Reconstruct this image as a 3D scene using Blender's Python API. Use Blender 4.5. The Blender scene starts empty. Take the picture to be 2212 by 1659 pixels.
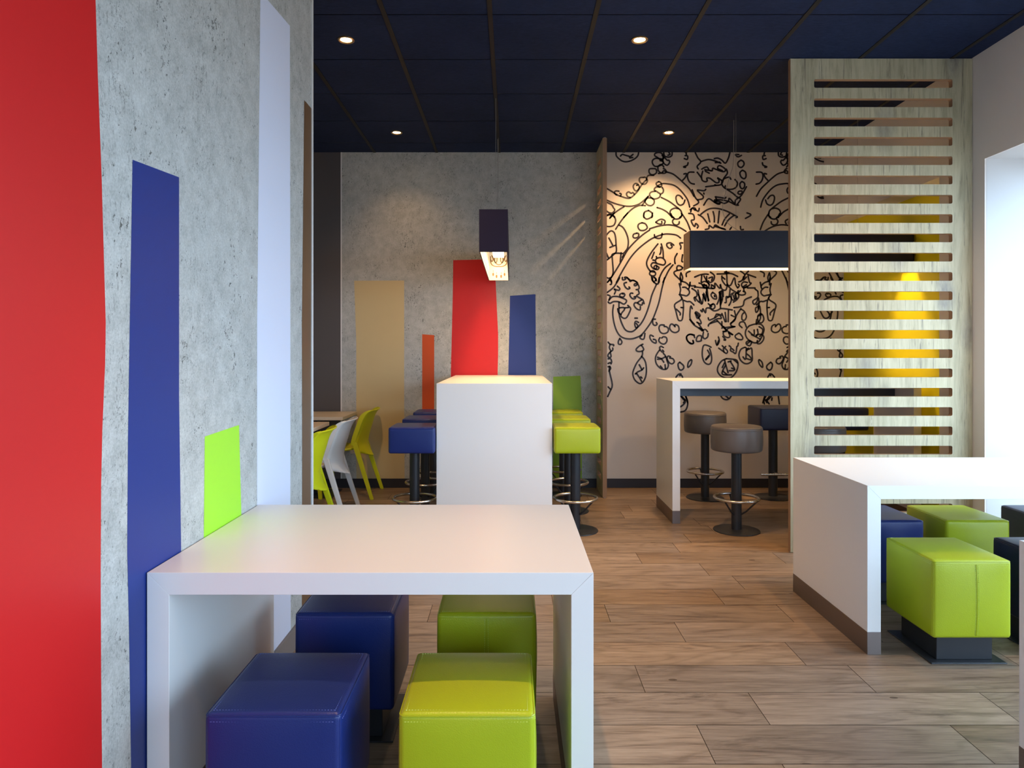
import bpy, bmesh, math, random
from mathutils import Vector, Matrix
random.seed(7)
sc = bpy.context.scene
COL = sc.collection
PI = math.pi

# ------------------------------------------------------------------ camera
F = 1475.0                      # focal length in pixels of the 2212 px wide frame
CAM_Z = 1.35
cd = bpy.data.cameras.new('camera'); cam = bpy.data.objects.new('camera', cd); COL.objects.link(cam)
cam.location = (0, 0, CAM_Z); cam.rotation_euler = (PI/2, 0, 0)
cd.sensor_width = 36; cd.lens = 36*F/2212; cd.shift_y = -72.5/2212; cd.clip_start = .05
sc.camera = cam
sc.view_settings.view_transform = 'Standard'
sc.view_settings.look = 'None'
sc.view_settings.gamma = 1
sc.view_settings.use_curve_mapping = False
sc.view_settings.exposure = 0.35

# ------------------------------------------------------------------ daylight
w = bpy.data.worlds.new('sky'); sc.world = w; w.use_nodes = True
wb = w.node_tree.nodes['Background']
wb.inputs[1].default_value = 4.6
_t = w.node_tree; _tc = _t.nodes.new('ShaderNodeTexCoord'); _sx = _t.nodes.new('ShaderNodeSeparateXYZ'); _r = _t.nodes.new('ShaderNodeValToRGB')
_t.links.new(_tc.outputs['Generated'], _sx.inputs[0]); _mr = _t.nodes.new('ShaderNodeMapRange'); _mr.inputs['From Min'].default_value = -1; _t.links.new(_sx.outputs[2], _mr.inputs[0])
_t.links.new(_mr.outputs[0], _r.inputs[0]); _t.links.new(_r.outputs[0], wb.inputs[0])
_ma = _t.nodes.new('ShaderNodeMath'); _ma.operation = 'MULTIPLY_ADD'; _ma.inputs[1].default_value = .8; _ma.inputs[2].default_value = 7.8   # brighter sky on the right-hand side
_t.links.new(_sx.outputs[0], _ma.inputs[0]); _t.links.new(_ma.outputs[0], wb.inputs[1])
_e = _r.color_ramp.elements; _e[0].position = .42; _e[0].color = (.16,.17,.18,1); _e[1].position = .53; _e[1].color = (.55,.765,1.0,1)   # paved ground below, overcast sky above

def portal(loc, rot, sx, sy):
    l = bpy.data.lights.new('window_portal', 'AREA'); l.shape = 'RECTANGLE'; l.size = sx; l.size_y = sy
    l.cycles.is_portal = True
    o = bpy.data.objects.new('window_portal', l); o.location = loc; o.rotation_euler = rot; COL.objects.link(o)
portal((1.625, -2.62, 1.725), (PI/2, 0, 0), 2.75, 1.75)            # window wall behind the camera
portal((3.60, 1.70, 1.30), (0, PI/2, 0), 2.6, 5.5)             # window in the right wall

WARM = (1.0, .59, .27)
def spot(parent, loc, energy, size=1.9, blend=.6, aim=None, radius=.03, color=WARM):
    l = bpy.data.lights.new('halogen', 'SPOT'); l.energy = energy; l.color = color
    l.spot_size = size; l.spot_blend = blend; l.shadow_soft_size = radius
    o = bpy.data.objects.new('halogen', l); o.parent = parent; o.location = loc; COL.objects.link(o)
    if aim: o.rotation_euler = Vector(aim).to_track_quat('-Z', 'Y').to_euler()
    return o

# ------------------------------------------------------------------ materials
def mat(name, color=(.8,.8,.8), rough=.5, metal=0, spec=.5, coat=0, emit=None, strength=0):
    m = bpy.data.materials.new(name); m.use_nodes = True
    b = m.node_tree.nodes['Principled BSDF']
    b.inputs['Base Color'].default_value = (*color, 1); b.inputs['Roughness'].default_value = rough
    b.inputs['Metallic'].default_value = metal; b.inputs['Specular IOR Level'].default_value = spec
    b.inputs['Coat Weight'].default_value = coat
    if emit: b.inputs['Emission Color'].default_value = (*emit, 1); b.inputs['Emission Strength'].default_value = strength
    return m
class NT:
    def __init__(s, m): s.t = m.node_tree; s.b = s.t.nodes['Principled BSDF']
    def n(s, typ, **kw):
        x = s.t.nodes.new(typ)
        for k, v in kw.items():
            if k.startswith('i_'):
                x.inputs[k[2:].replace('_', ' ')].default_value = v
            else: setattr(x, k, v)
        return x
    def l(s, a, b): s.t.links.new(a, b)
    def ramp(s, fac, stops):
        r = s.n('ShaderNodeValToRGB'); el = r.color_ramp.elements
        el[0].position, el[0].color = stops[0][0], (*stops[0][1], 1)
        el[1].position, el[1].color = stops[-1][0], (*stops[-1][1], 1)
        for p, c in stops[1:-1]:
            e = el.new(p); e.color = (*c, 1)
        s.l(fac, r.inputs[0]); return r.outputs[0]
    def coords(s, scale, kind='Object', rot=(0,0,0)):
        tc = s.n('ShaderNodeTexCoord'); mp = s.n('ShaderNodeMapping'); mp.inputs['Scale'].default_value = scale
        mp.inputs['Rotation'].default_value = rot
        s.l(tc.outputs[kind], mp.inputs[0]); return mp.outputs[0]
    def noise(s, v, scale, detail=4, rough=.55, dist=0):
        x = s.n('ShaderNodeTexNoise'); x.inputs['Scale'].default_value = scale; x.inputs['Detail'].default_value = detail
        x.inputs['Roughness'].default_value = rough; x.inputs['Distortion'].default_value = dist
        s.l(v, x.inputs['Vector']); return x.outputs['Fac']
    def mix(s, fac, a, b, mode='MIX'):
        x = s.n('ShaderNodeMix', data_type='RGBA', blend_type=mode)
        for i, v in ((0, fac), (6, a), (7, b)):
            if isinstance(v, (int, float)): x.inputs[i].default_value = v
            elif isinstance(v, tuple): x.inputs[i].default_value = (*v, 1)
            else: s.l(v, x.inputs[i])
        return x.outputs[2]
    def math(s, op, a, b=0.0):
        x = s.n('ShaderNodeMath', operation=op)
        for i, v in ((0, a), (1, b)):
            if isinstance(v, (int, float)): x.inputs[i].default_value = v
            else: s.l(v, x.inputs[i])
        return x.outputs[0]
    def bump(s, h, strength, dist=.002):
        b = s.n('ShaderNodeBump'); b.inputs['Strength'].default_value = strength; b.inputs['Distance'].default_value = dist
        s.l(h, b.inputs['Height']); s.l(b.outputs[0], s.b.inputs['Normal'])

def concrete():
    m = mat('concrete_wallpaper', rough=.6, spec=.3); t = NT(m)
    v = t.coords((1,1,1)); big = t.noise(v, 1.3, 5, .6); mid = t.noise(v, 14, 6, .65)
    fine = t.noise(v, 160, 3, .6)
    base = t.ramp(big, [(.3, (.34,.345,.325)), (.7, (.53,.54,.515))])
    base = t.mix(.50, base, t.ramp(mid, [(.30, (.30,.31,.285)), (.7, (.66,.67,.64))]))
    base = t.mix(.20, base, t.ramp(fine, [(.35, (.18,.18,.17)), (.65, (.72,.72,.71))]))
    # pock marks: slanted, elongated, grouped by a mask
    v2 = t.coords((1,1,.40), rot=(.35,.35,0)); wob = t.noise(v, 70, 3, .6)
    def pits(scale, wobble, mask_scale, lo, k, gate_scale, gate):
        vo = t.n('ShaderNodeTexVoronoi'); vo.inputs['Scale'].default_value = scale; t.l(t.mix(wobble, v2, wob), vo.inputs['Vector'])
        thr = t.math('MULTIPLY', t.math('MAXIMUM', t.math('SUBTRACT', t.noise(v, mask_scale, 4, .6), lo), 0.0), k)
        return t.math('MULTIPLY', t.math('LESS_THAN', vo.outputs['Distance'], thr), t.math('GREATER_THAN', t.noise(v, gate_scale, 3, .6), gate))
    p1 = pits(85, .04, 6, .42, 1.5, 60, .50); p2 = pits(27, .03, 3.3, .44, .75, 18, .53); p3 = pits(170, .03, 9, .36, 1.4, 110, .50)
    scr = t.noise(t.coords((1,1,.28), rot=(.30,.30,0)), 95, 5, .8)
    scr = t.math('MULTIPLY', t.math('MAXIMUM', t.math('SUBTRACT', scr, .56), 0.0), t.math('MULTIPLY', t.math('MAXIMUM', t.math('SUBTRACT', t.noise(v, 4.5, 4, .65), .40), 0.0), 42.0))
    base = t.mix(t.math('MINIMUM', scr, .55), base, (.13,.13,.12))
    allp = t.math('MAXIMUM', t.math('MAXIMUM', p1, p2), t.math('MULTIPLY', p3, .6))
    base = t.mix(t.math('MULTIPLY', allp, .80), base, (.045,.045,.04))
    t.l(base, t.b.inputs['Base Color'])
    return m

def floor_mat():
    m = mat('oak_look_floor_tile', rough=.42, spec=.45); t = NT(m)
    at = t.n('ShaderNodeAttribute', attribute_name='plank'); sx = t.n('ShaderNodeSeparateColor'); t.l(at.outputs['Color'], sx.inputs[0])
    tc = t.n('ShaderNodeTexCoord'); off = t.n('ShaderNodeCombineXYZ')
    t.l(t.math('MULTIPLY', sx.outputs[0], 37.0), off.inputs[0]); t.l(t.math('MULTIPLY', sx.outputs[1], 19.0), off.inputs[1])
    t.l(t.math('MULTIPLY', sx.outputs[2], 11.0), off.inputs[2])
    ad = t.n('ShaderNodeVectorMath', operation='ADD'); t.l(tc.outputs['Object'], ad.inputs[0]); t.l(off.outputs[0], ad.inputs[1])
    def mp(sc_):
        q = t.n('ShaderNodeMapping'); q.inputs['Scale'].default_value = sc_; t.l(ad.outputs[0], q.inputs[0]); return q.outputs[0]
    field = t.noise(mp((.55, 2.6, 1)), 1.6, 2, .4, .3)          # smooth field whose contours give cathedral grain
    rings = t.math('SINE', t.math('MULTIPLY', field, 95.0))
    rings = t.math('MULTIPLY', t.math('ADD', rings, 1.0), .5)
    fine = t.noise(mp((2.2, 42, 1)), 3.5, 5, .65)
    streak = t.noise(mp((.9, 9, 1)), 2.2, 5, .6, .4)
    c = t.ramp(streak, [(.30, (.070,.044,.026)), (.47, (.230,.158,.100)), (.72, (.350,.258,.175))])
    c = t.mix(.30, c, t.ramp(rings, [(.0, (.085,.055,.038)), (.30, (.24,.168,.12)), (1, (.29,.205,.148))]))
    c = t.mix(.30, c, t.ramp(fine, [(.36, (.075,.046,.03)), (.58, (.31,.22,.158))]))
    dark = t.noise(mp((1.3, 6, 1)), 1.4, 5, .7, .8)
    c = t.mix(t.math('MULTIPLY', t.math('MAXIMUM', t.math('SUBTRACT', dark, .57), 0.0), 5.0), c, (.06,.038,.027))
    kn = t.n('ShaderNodeTexVoronoi'); kn.inputs['Scale'].default_value = 2.1; t.l(mp((1, 2.0, 1)), kn.inputs['Vector'])
    knot = t.math('MULTIPLY', t.math('LESS_THAN', kn.outputs['Distance'], .045), .75)
    c = t.mix(knot, c, (.06,.035,.022))
    tone = t.n('ShaderNodeHueSaturation'); t.l(c, tone.inputs['Color'])
    t.l(t.math('ADD', t.math('MULTIPLY', sx.outputs[0], .40), 1.05), tone.inputs['Value'])
    t.l(t.math('ADD', t.math('MULTIPLY', sx.outputs[1], .26), .92), tone.inputs['Saturation'])
    t.l(tone.outputs[0], t.b.inputs['Base Color'])
    t.bump(fine, .12, .001)
    return m

def panel_wood():
    m = mat('washed_oak_laminate', rough=.5, spec=.35); t = NT(m)
    v = t.coords((1,1,1))
    st = t.noise(t.coords((15,15,1.3)), 2.0, 8, .68, .5); big = t.noise(t.coords((3,3,.9)), 1.6, 4, .6, .5)
    c = t.ramp(st, [(.28, (.25,.215,.125)), (.5, (.50,.445,.28)), (.74, (.65,.60,.42))])
    c = t.mix(.35, c, t.ramp(big, [(.3, (.26,.235,.16)), (.65, (.60,.545,.38))]))
    kv = t.n('ShaderNodeTexVoronoi'); kv.inputs['Scale'].default_value = 2.4; kd = t.mix(.10, t.coords((1.5,1.5,.62)), t.noise(v, 6, 4))
    t.l(kd, kv.inputs['Vector'])
    k = t.math('MULTIPLY', t.math('MAXIMUM', t.math('SUBTRACT', .30, kv.outputs['Distance']), 0.0), 5.5)
    k = t.math('MULTIPLY', k, t.noise(t.coords((22,22,6)), 3, 5, .75))
    c = t.mix(k, c, (.13,.13,.15))
    cr = t.noise(t.coords((14,14,.55)), 3.2, 6, .75, 1.2)
    crk = t.math('MULTIPLY', t.math('MAXIMUM', t.math('SUBTRACT', cr, .57), 0.0), 11.0)
    c = t.mix(t.math('MINIMUM', crk, .7), c, (.16,.14,.11))
    t.l(c, t.b.inputs['Base Color'])
    return m

def leather(name, col):
    m = mat(name, col, .36, spec=.45); t = NT(m); v = t.coords((1,1,1))
    n = t.noise(v, 3.2, 3)
    c = t.mix(t.math('MULTIPLY', n, .35), tuple(x*1.0 for x in col), tuple(x*.75 for x in col))
    t.l(c, t.b.inputs['Base Color'])
    vo = t.n('ShaderNodeTexVoronoi'); vo.inputs['Scale'].default_value = 330; t.l(v, vo.inputs['Vector'])
    t.bump(vo.outputs['Distance'], .22, .0012)
    return m

def painted(name, col, rough=.55, var=.05, spec=.4):
    m = mat(name, col, rough, spec=spec); t = NT(m); n = t.noise(t.coords((1,1,1)), 2.3, 4)
    c = t.mix(n, tuple(x*(1-var) for x in col), tuple(min(1, x*(1+var)) for x in col)); t.l(c, t.b.inputs['Base Color'])
    f = t.noise(t.coords((1,1,1)), 240, 2); t.bump(f, .05, .001)
    return m

def metal(name, col, rough, aniso_axis=None):
    m = mat(name, col, rough, 1.0); t = NT(m)
    n = t.noise(t.coords((2,2,90)), 3, 3); r = t.math('ADD', t.math('MULTIPLY', n, .14), rough-.07); t.l(r, t.b.inputs['Roughness'])
    return m

def ceiling_mat():
    m = mat('navy_felt_ceiling_tile', (.013,.020,.062), .85, spec=.12); t = NT(m)
    n = t.noise(t.coords((1,2.5,1)), 26, 7, .75); b = t.noise(t.coords((1,1,1)), 2.2, 3)
    c = t.ramp(n, [(.3, (.008,.013,.034)), (.72, (.025,.039,.096))])
    c = t.mix(.4, c, t.ramp(b, [(.3, (.010,.017,.044)), (.7, (.020,.033,.084))])); t.l(c, t.b.inputs['Base Color'])
    t.bump(n, .4, .003)
    return m

M = dict(
    concrete=concrete(), floor=floor_mat(), panel=panel_wood(), ceiling=ceiling_mat(),
    panel_edge=painted('brown_panel_edge', (.33,.21,.13), .5, .12),
    grout=mat('dark_joint', (.055,.040,.030), .8),
    bar=painted('dark_ceiling_bar', (.011,.009,.008), .6),
    laminate=painted('white_laminate', (.85,.84,.83), .33, .01, .5),
    cafe_top=painted('cream_laminate', (.74,.64,.50), .4, .02),
    seam=mat('joint_line', (.45,.44,.43), .6),
    kick=metal('brushed_kick_plate', (.27,.23,.22), .42),
    plaster=painted('warm_white_plaster', (.78,.74,.71), .7, .03, .25),
    white_wall=painted('cream_wallpaper', (.72,.66,.61), .6, .02, .3),
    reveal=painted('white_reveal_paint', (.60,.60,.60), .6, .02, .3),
    dark_wall=painted('charcoal_wall_panel', (.095,.085,.086), .5, .05),
    base=painted('navy_skirting', (.028,.026,.034), .5, .05),
    base_brown=painted('taupe_skirting', (.20,.17,.16), .5, .05),
    red=painted('red_wall_print', (.60,.012,.012), .42, .05), blue=painted('blue_wall_print', (.013,.034,.21), .42, .05),
    green=painted('lime_wall_print', (.36,.75,.035), .45, .04), pale=painted('pale_lilac_wall_print', (.70,.74,.88), .45, .02),
    brown=painted('brown_wall_print', (.14,.075,.035), .45, .05), beige=painted('sand_wall_print', (.62,.48,.25), .5, .05),
    orange=painted('orange_wall_print', (.62,.085,.012), .45, .05), leaf=painted('leaf_green_wall_print', (.30,.48,.02), .5, .04),
    ink=mat('black_ink', (.022,.014,.018), .5), yellow=painted('yellow_niche_paint', (.78,.68,.010), .5, .04),
    trim=mat('white_corner_profile', (.75,.73,.72), .4),
    lime=leather('lime_leatherette', (.42,.50,.010)), royal=leather('royal_blue_leatherette', (.010,.027,.165)),
    navy=leather('navy_leatherette', (.010,.016,.055)), taupe=leather('taupe_leatherette', (.125,.105,.095)),
    lime_thread=mat('lime_thread', (.62,.78,.22), .6), blue_thread=mat('blue_thread', (.12,.17,.50), .6),
    navy_thread=mat('navy_thread', (.03,.04,.12), .6), taupe_thread=mat('taupe_thread', (.18,.15,.14), .6),
    black_steel=mat('black_powder_coated_steel', (.028,.030,.036), .38, .2),
    steel=metal('brushed_stainless_steel', (.62,.59,.56), .26),
    lime_plastic=painted('lime_plastic', (.66,.67,.010), .42, .02), white_plastic=painted('white_plastic', (.74,.73,.72), .42, .02),
    lamp_navy=painted('navy_lamp_shade', (.010,.012,.034), .38, .05), lamp_plum=painted('plum_lamp_shade', (.016,.007,.026), .75, .05),
    lamp_tan=painted('tan_lamp_end', (.42,.27,.14), .5, .12), lamp_white=mat('white_lamp_lining', (.60,.57,.50), .6, emit=(1,.86,.62), strength=.12),
    lamp_gold=mat('gold_lamp_print', (.20,.10,.02), .5), lamp_red=mat('coral_lamp_print', (.26,.05,.03), .5),
    diffuser=mat('glowing_diffuser', (.9,.9,.9), .5, emit=(1,.80,.52), strength=2.6),
    bulb=mat('glowing_halogen', (1,.9,.7), .3, emit=(1,.72,.36), strength=38.0),
    ring=mat('satin_downlight_ring', (.55,.38,.22), .35, 1.0), cord=mat('grey_cable', (.34,.32,.30), .5),
    frame=mat('grey_window_frame', (.30,.31,.33), .4, .3), rail=mat('dark_steel_rail', (.055,.062,.078), .4, .3),
)
g = bpy.data.materials.new('window_glass'); g.use_nodes = True
gt = g.node_tree; gt.nodes.clear(); go = gt.nodes.new('ShaderNodeOutputMaterial'); gm = gt.nodes.new('ShaderNodeMixShader')
ga = gt.nodes.new('ShaderNodeBsdfTransparent'); gb = gt.nodes.new('ShaderNodeBsdfGlossy'); gb.inputs['Roughness'].default_value = .02
gm.inputs[0].default_value = .06; gt.links.new(ga.outputs[0], gm.inputs[1]); gt.links.new(gb.outputs[0], gm.inputs[2]); gt.links.new(gm.outputs[0], go.inputs[0])
M['glass'] = g

# ------------------------------------------------------------------ mesh helpers
def link(name, bm, mats, parent=None, loc=(0,0,0), smooth=False):
    me = bpy.data.meshes.new(name); bm.normal_update(); bm.to_mesh(me); bm.free()
    for m in (mats if isinstance(mats, (list, tuple)) else [mats]): me.materials.append(m)
    if smooth:
        for p in me.polygons: p.use_smooth = True
        me.set_sharp_from_angle(angle=math.radians(40))
    o = bpy.data.objects.new(name, me); COL.objects.link(o); o.location = loc
    if parent: o.parent = parent
    return o
def tag(o, label=None, cat=None, group=None, kind=None):
    if label: o['label'] = label
    if cat: o['category'] = cat
    if group: o['group'] = group
    if kind: o['kind'] = kind
    return o
def thing(name, label, cat, loc=(0,0,0), rz=0, group=None):
    o = bpy.data.objects.new(name, None); o.empty_display_size = .1; COL.objects.link(o)
    o.location = loc; o.rotation_euler = (0,0,rz); return tag(o, label, cat, group)
def struct(name, bm, mats, parent=None, **k):
    o = link(name, bm, mats, parent, **k)
    if not parent: o['kind'] = 'structure'
    return o
def copy_tree(o, parent=None):
    c = o.copy(); COL.objects.link(c)
    if parent: c.parent = parent
    for ch in list(o.children): copy_tree(ch, c)
    return c
def box(bm, x0, x1, y0, y1, z0, z1, mi=0, bev=0, seg=1):
    vs = [bm.verts.new(p) for p in ((x0,y0,z0),(x1,y0,z0),(x1,y1,z0),(x0,y1,z0),(x0,y0,z1),(x1,y0,z1),(x1,y1,z1),(x0,y1,z1))]
    fs = [bm.faces.new([vs[i] for i in q]) for q in ((3,2,1,0),(4,5,6,7),(0,1,5,4),(1,2,6,5),(2,3,7,6),(3,0,4,7))]
    for f in fs: f.material_index = mi
    if bev:
        es = list({e for f in fs for e in f.edges})
        r = bmesh.ops.bevel(bm, geom=es, offset=bev, segments=seg, affect='EDGES', profile=.5)
        for f in r['faces']: f.material_index = mi
    return fs
def poly(bm, pts, mi=0):
    f = bm.faces.new([bm.verts.new(p) for p in pts]); f.material_index = mi; return f
def prism(bm, prof, to3, a0, a1, mi=0, bev=0):
    """prof: 2-D outline; to3(u, v, a) -> point; extruded between a0 and a1"""
    A = [bm.verts.new(to3(u, v, a0)) for u, v in prof]; B = [bm.verts.new(to3(u, v, a1)) for u, v in prof]
    n = len(prof); fs = [bm.faces.new(A[::-1]), bm.faces.new(B)]
    for i in range(n): fs.append(bm.faces.new([A[i], A[(i+1) % n], B[(i+1) % n], B[i]]))
    for f in fs: f.material_index = mi
    bmesh.ops.recalc_face_normals(bm, faces=fs)
    if bev:
        es = list({e for f in fs for e in f.edges})
        bmesh.ops.bevel(bm, geom=es, offset=bev, segments=1, affect='EDGES')
def lathe(bm, prof, n=40, cx=0, cy=0, mi=0):
    rings = []
    for r, z in prof:
        rings.append([bm.verts.new((cx+r*math.cos(2*PI*i/n), cy+r*math.sin(2*PI*i/n), z)) for i in range(n)] if r > 1e-5 else [bm.verts.new((cx,cy,z))])
    for a, b in zip(rings, rings[1:]):
        for i in range(n):
            j = (i+1) % n
            if len(a) == 1 and len(b) == 1: continue
            if len(a) == 1: f = bm.faces.new([a[0], b[j], b[i]])
            elif len(b) == 1: f = bm.faces.new([a[i], a[j], b[0]])
            else: f = bm.faces.new([a[i], a[j], b[j], b[i]])
            f.material_index = mi
    bmesh.ops.recalc_face_normals(bm, faces=bm.faces[:])
def tube(bm, pts, r, n=8, closed=False, mi=0):
    pts = [Vector(p) for p in pts]; N = len(pts); rings = []; up = Vector((0,0,1)); prev = None
    for i, p in enumerate(pts):
        if closed: d = pts[(i+1) % N]-pts[i-1]
        else: d = pts[min(i+1, N-1)]-pts[max(i-1, 0)]
        d.normalize()
        if prev is None:
            a = d.cross(up)
            if a.length < .1: a = d.cross(Vector((1,0,0)))
        else: a = prev - d*prev.dot(d)
        a.normalize(); prev = a; b = d.cross(a)
        rr = r[i] if isinstance(r, (list, tuple)) else r
        rings.append([bm.verts.new(p+a*rr*math.cos(2*PI*k/n)+b*rr*math.sin(2*PI*k/n)) for k in range(n)])
    M_ = N if closed else N-1
    for i in range(M_):
        A, B = rings[i], rings[(i+1) % N]
        for k in range(n): bm.faces.new([A[k], A[(k+1) % n], B[(k+1) % n], B[k]]).material_index = mi
    if not closed:
        bm.faces.new(rings[0][::-1]).material_index = mi; bm.faces.new(rings[-1]).material_index = mi
def bar4(bm, p, q, w0, w1, d0, d1, bev=.004):
    """tapered rectangular bar from p to q: width along y, depth along x"""
    p, q = Vector(p), Vector(q); vs = []
    for c, wd, dp in ((p, w0, d0), (q, w1, d1)):
        for sx, sy in ((-1,-1),(1,-1),(1,1),(-1,1)): vs.append(bm.verts.new((c.x+sx*dp/2, c.y+sy*wd/2, c.z)))
    fs = [bm.faces.new([vs[i] for i in f]) for f in ((3,2,1,0),(4,5,6,7),(0,1,5,4),(1,2,6,5),(2,3,7,6),(3,0,4,7))]
    bmesh.ops.recalc_face_normals(bm, faces=fs)
    bmesh.ops.bevel(bm, geom=list({e for f in fs for e in f.edges}), offset=bev, segments=2, affect='EDGES')

def smooth_line(pts, sub=5, closed=False):
    if len(pts) < 3: return [tuple(p) for p in pts]
    P = [Vector((*p, 0)) if len(p) == 2 else Vector(p) for p in pts]; out = []; n = len(P)
    rng = n if closed else n-1
    for i in range(rng):
        p0 = P[(i-1) % n] if closed else P[max(i-1, 0)]; p1 = P[i]; p2 = P[(i+1) % n]; p3 = P[(i+2) % n] if closed else P[min(i+2, n-1)]
        for k in range(sub):
            t = k/sub
            v = .5*((2*p1)+(p2-p0)*t+(2*p0-5*p1+4*p2-p3)*t*t+(3*p1-p0-3*p2+p3)*t**3); out.append(v)
    out.append(P[0].copy() if closed else P[-1].copy())
    return [tuple(v[:len(pts[0])]) for v in out]
def ribbon(bm, pts, wid, to3, mi, closed=False):
    """flat pen stroke along 2-D points with round ends"""
    P = [Vector(p) for p in pts]; L, R = [], []
    for i in range(len(P)):
        a = P[max(i-1, 0)]; b = P[min(i+1, len(P)-1)]
        if closed and i in (0, len(P)-1): a = P[-2]; b = P[1]
        d = b-a
        if d.length < 1e-9: d = Vector((1, 0))
        d.normalize(); nn = Vector((-d.y, d.x))*wid/2
        L.append(P[i]+nn); R.append(P[i]-nn)
    Lv = [bm.verts.new(to3(*p)) for p in L]; Rv = [bm.verts.new(to3(*p)) for p in R]
    for i in range(len(P)-1):
        bm.faces.new([Lv[i], Lv[i+1], Rv[i+1], Rv[i]]).material_index = mi
    if not closed:
        for c in (P[0], P[-1]):
            bm.faces.new([bm.verts.new(to3(c.x+wid/2*math.cos(k*PI/4), c.y+wid/2*math.sin(k*PI/4))) for k in range(8)]).material_index = mi

# ------------------------------------------------------------------ the room
CEIL = 3.30; REAR = 6.72; LW = -.99; RW = 3.07; NICHE = 3.265; FRONT = -2.5; FARL = -3.2; WEND = 3.38

# floor: wood-look tiles laid across the room, one quad each with its own random tint
bm = bmesh.new(); colr = bm.loops.layers.color.new('plank')
box(bm, FARL, 3.6, FRONT-.2, REAR+.1, -.1, -.0015, 1)
known = {2.228:.665, 2.461:.931, 2.694:.526, 2.927:1.262, 3.16:.805, 3.393:.49, 3.626:1.13, 3.859:1.317, 4.092:1.185, 4.325:.825, 4.558:1.124, 4.791:1.26}
y = 2.228-.233*21
row = 0
while y < REAR:
    j = next((v for k, v in known.items() if abs(k-y) < .02), None)
    x = (j if j is not None else random.uniform(0, .91)) - .912*5
    g2 = .0014
    while x < 3.6:
        xa, xb = max(x+g2, FARL), min(x+.912-g2, 3.6); ya, yb = max(y+g2, FRONT-.2), min(y+.233-g2, REAR)
        if xb > xa and yb > ya:
            f = poly(bm, ((xa,ya,0),(xb,ya,0),(xb,yb,0),(xa,yb,0)), 0)
            c = (random.random(), random.random(), random.random(), 1)
            for l in f.loops: l[colr] = c
        x += .912
    y += .233
struct('floor', bm, [M['floor'], M['grout']])

# ceiling: 0.61 m tiles with dark bars
bm = bmesh.new(); T = .6125; X0 = -.127; Y0 = 3.965
box(bm, FARL, 3.6, FRONT-.2, REAR+.1, CEIL+.004, CEIL+.1, 1)
nx = range(-6, 7); ny = range(-11, 6)
for i in nx:
    for k in ny:
        xa = max(X0+i*T+.013, FARL); xb = min(X0+(i+1)*T-.013, 3.6); ya = max(Y0+k*T+.004, FRONT-.2); yb = min(Y0+(k+1)*T-.004, REAR)
        if xb > xa and yb > ya: poly(bm, ((xa,yb,CEIL),(xb,yb,CEIL),(xb,ya,CEIL),(xa,ya,CEIL)), 0)
for i in nx:
    x = X0+i*T
    if FARL < x < 3.55: box(bm, x-.014, x+.014, FRONT-.2, REAR, CEIL-.004, CEIL+.004, 1)
struct('ceiling', bm, [M['ceiling'], M['bar']])

# left wall with its printed concrete wallpaper and colour bands
def wl(px, py, e=0.0006):
    s = (1106-px)/(-LW); return (LW+e, F/s, CAM_Z-(py-757)/s)
bm = bmesh.new()
box(bm, LW-.12, LW, FRONT, WEND, 0, CEIL, 0)
def band(pts, mi, e=.0006): poly(bm, [wl(a, b, e) if not isinstance(a, str) else (LW+e, float(a[1:]), b) for a, b in pts], mi)
def yl(px): return F/((1106-px)/(-LW))
red_r = [(206,0),(211,169),(219,380),(228,700),(226.5,787),(220.5,931),(218,1047),(217,1249),(218,1451),(220,1659)]
band([('y%f' % yl(205), CEIL)]+red_r+[('y%f' % yl(221), .1), ('y.9', .1), ('y.9', CEIL)], 1)
band([(286,345),(386.5,383),(386.5,700),(386.5,862),(391,1191),('y%f' % yl(392), .1),('y%f' % yl(283), .1),(283,1659),(278.5,1365),(274.5,1191),(276,960),(280,700)], 2)
band([(442,943),(516,918),(521,1110),('y%f' % yl(523), .1),('y%f' % yl(437), .1),(440,1159)], 3)
band([(561,-20),(626,56),(627,700),(627,1084),('y%f' % yl(628), .1),('y%f' % yl(556), .1),(555,1076),(555,700),(562,0)], 4)
band([(657,216),(673,235),(671.5,989),('y%f' % yl(671), .1),('y%f' % yl(652), .1),(652.5,989),(652,700)], 5)
struct('wall_left', bm, [M['concrete'], M['red'], M['blue'], M['green'], M['pale'], M['brown']])
bm = bmesh.new(); box(bm, LW, LW+.012, FRONT, WEND-.03, 0, .1, 0, .001); struct('baseboard_left', bm, M['base_brown'])
bm = bmesh.new(); box(bm, LW-.005, LW+.006, WEND-.012, WEND+.004, 0, CEIL-.002, 0, .001); struct('trim_1', bm, M['trim'])

# rear wall
SR = F/REAR
def wr(px, py, e=.0006): return ((px-1106)/SR, REAR-e, CAM_Z-(py-757)/SR)
bm = bmesh.new()
XD, XW = -1.68, .868
box(bm, FARL, 3.6, REAR+.002, REAR+.15, 0, CEIL, 0)
for xa, xb, mi in ((FARL, XD, 1), (XD, XW, 0), (XW, 3.6, 2)):
    poly(bm, ((xa,REAR,0),(xb,REAR,0),(xb,REAR,CEIL),(xa,REAR,CEIL)), mi)
poly(bm, ((XD-.006,REAR-.002,0),(XD+.006,REAR-.002,0),(XD+.006,REAR-.002,CEIL),(XD-.006,REAR-.002,CEIL)), 9)
def rband(pts, mi): poly(bm, [wr(a, b) for a, b in pts], mi)
rband([(765,606.5),(769.6,739),(769.6,860),(770,1045),(874,1045),(873,860),(873,606)][::-1], 3)
rband([(912,722),(912,1045),(938,1045),(938,724)][::-1], 4)
rband([(979,562),(978,637),(974,806),(974,1045),(1076,1045),(1075,806),(1076,766),(1076,722),(1073,658),(1071,614),(1067,560)][::-1], 5)
rband([(1101.7,639),(1098,806),(1098,1045),(1159,1045),(1158,806),(1156.7,635.5)][::-1], 6)
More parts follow.
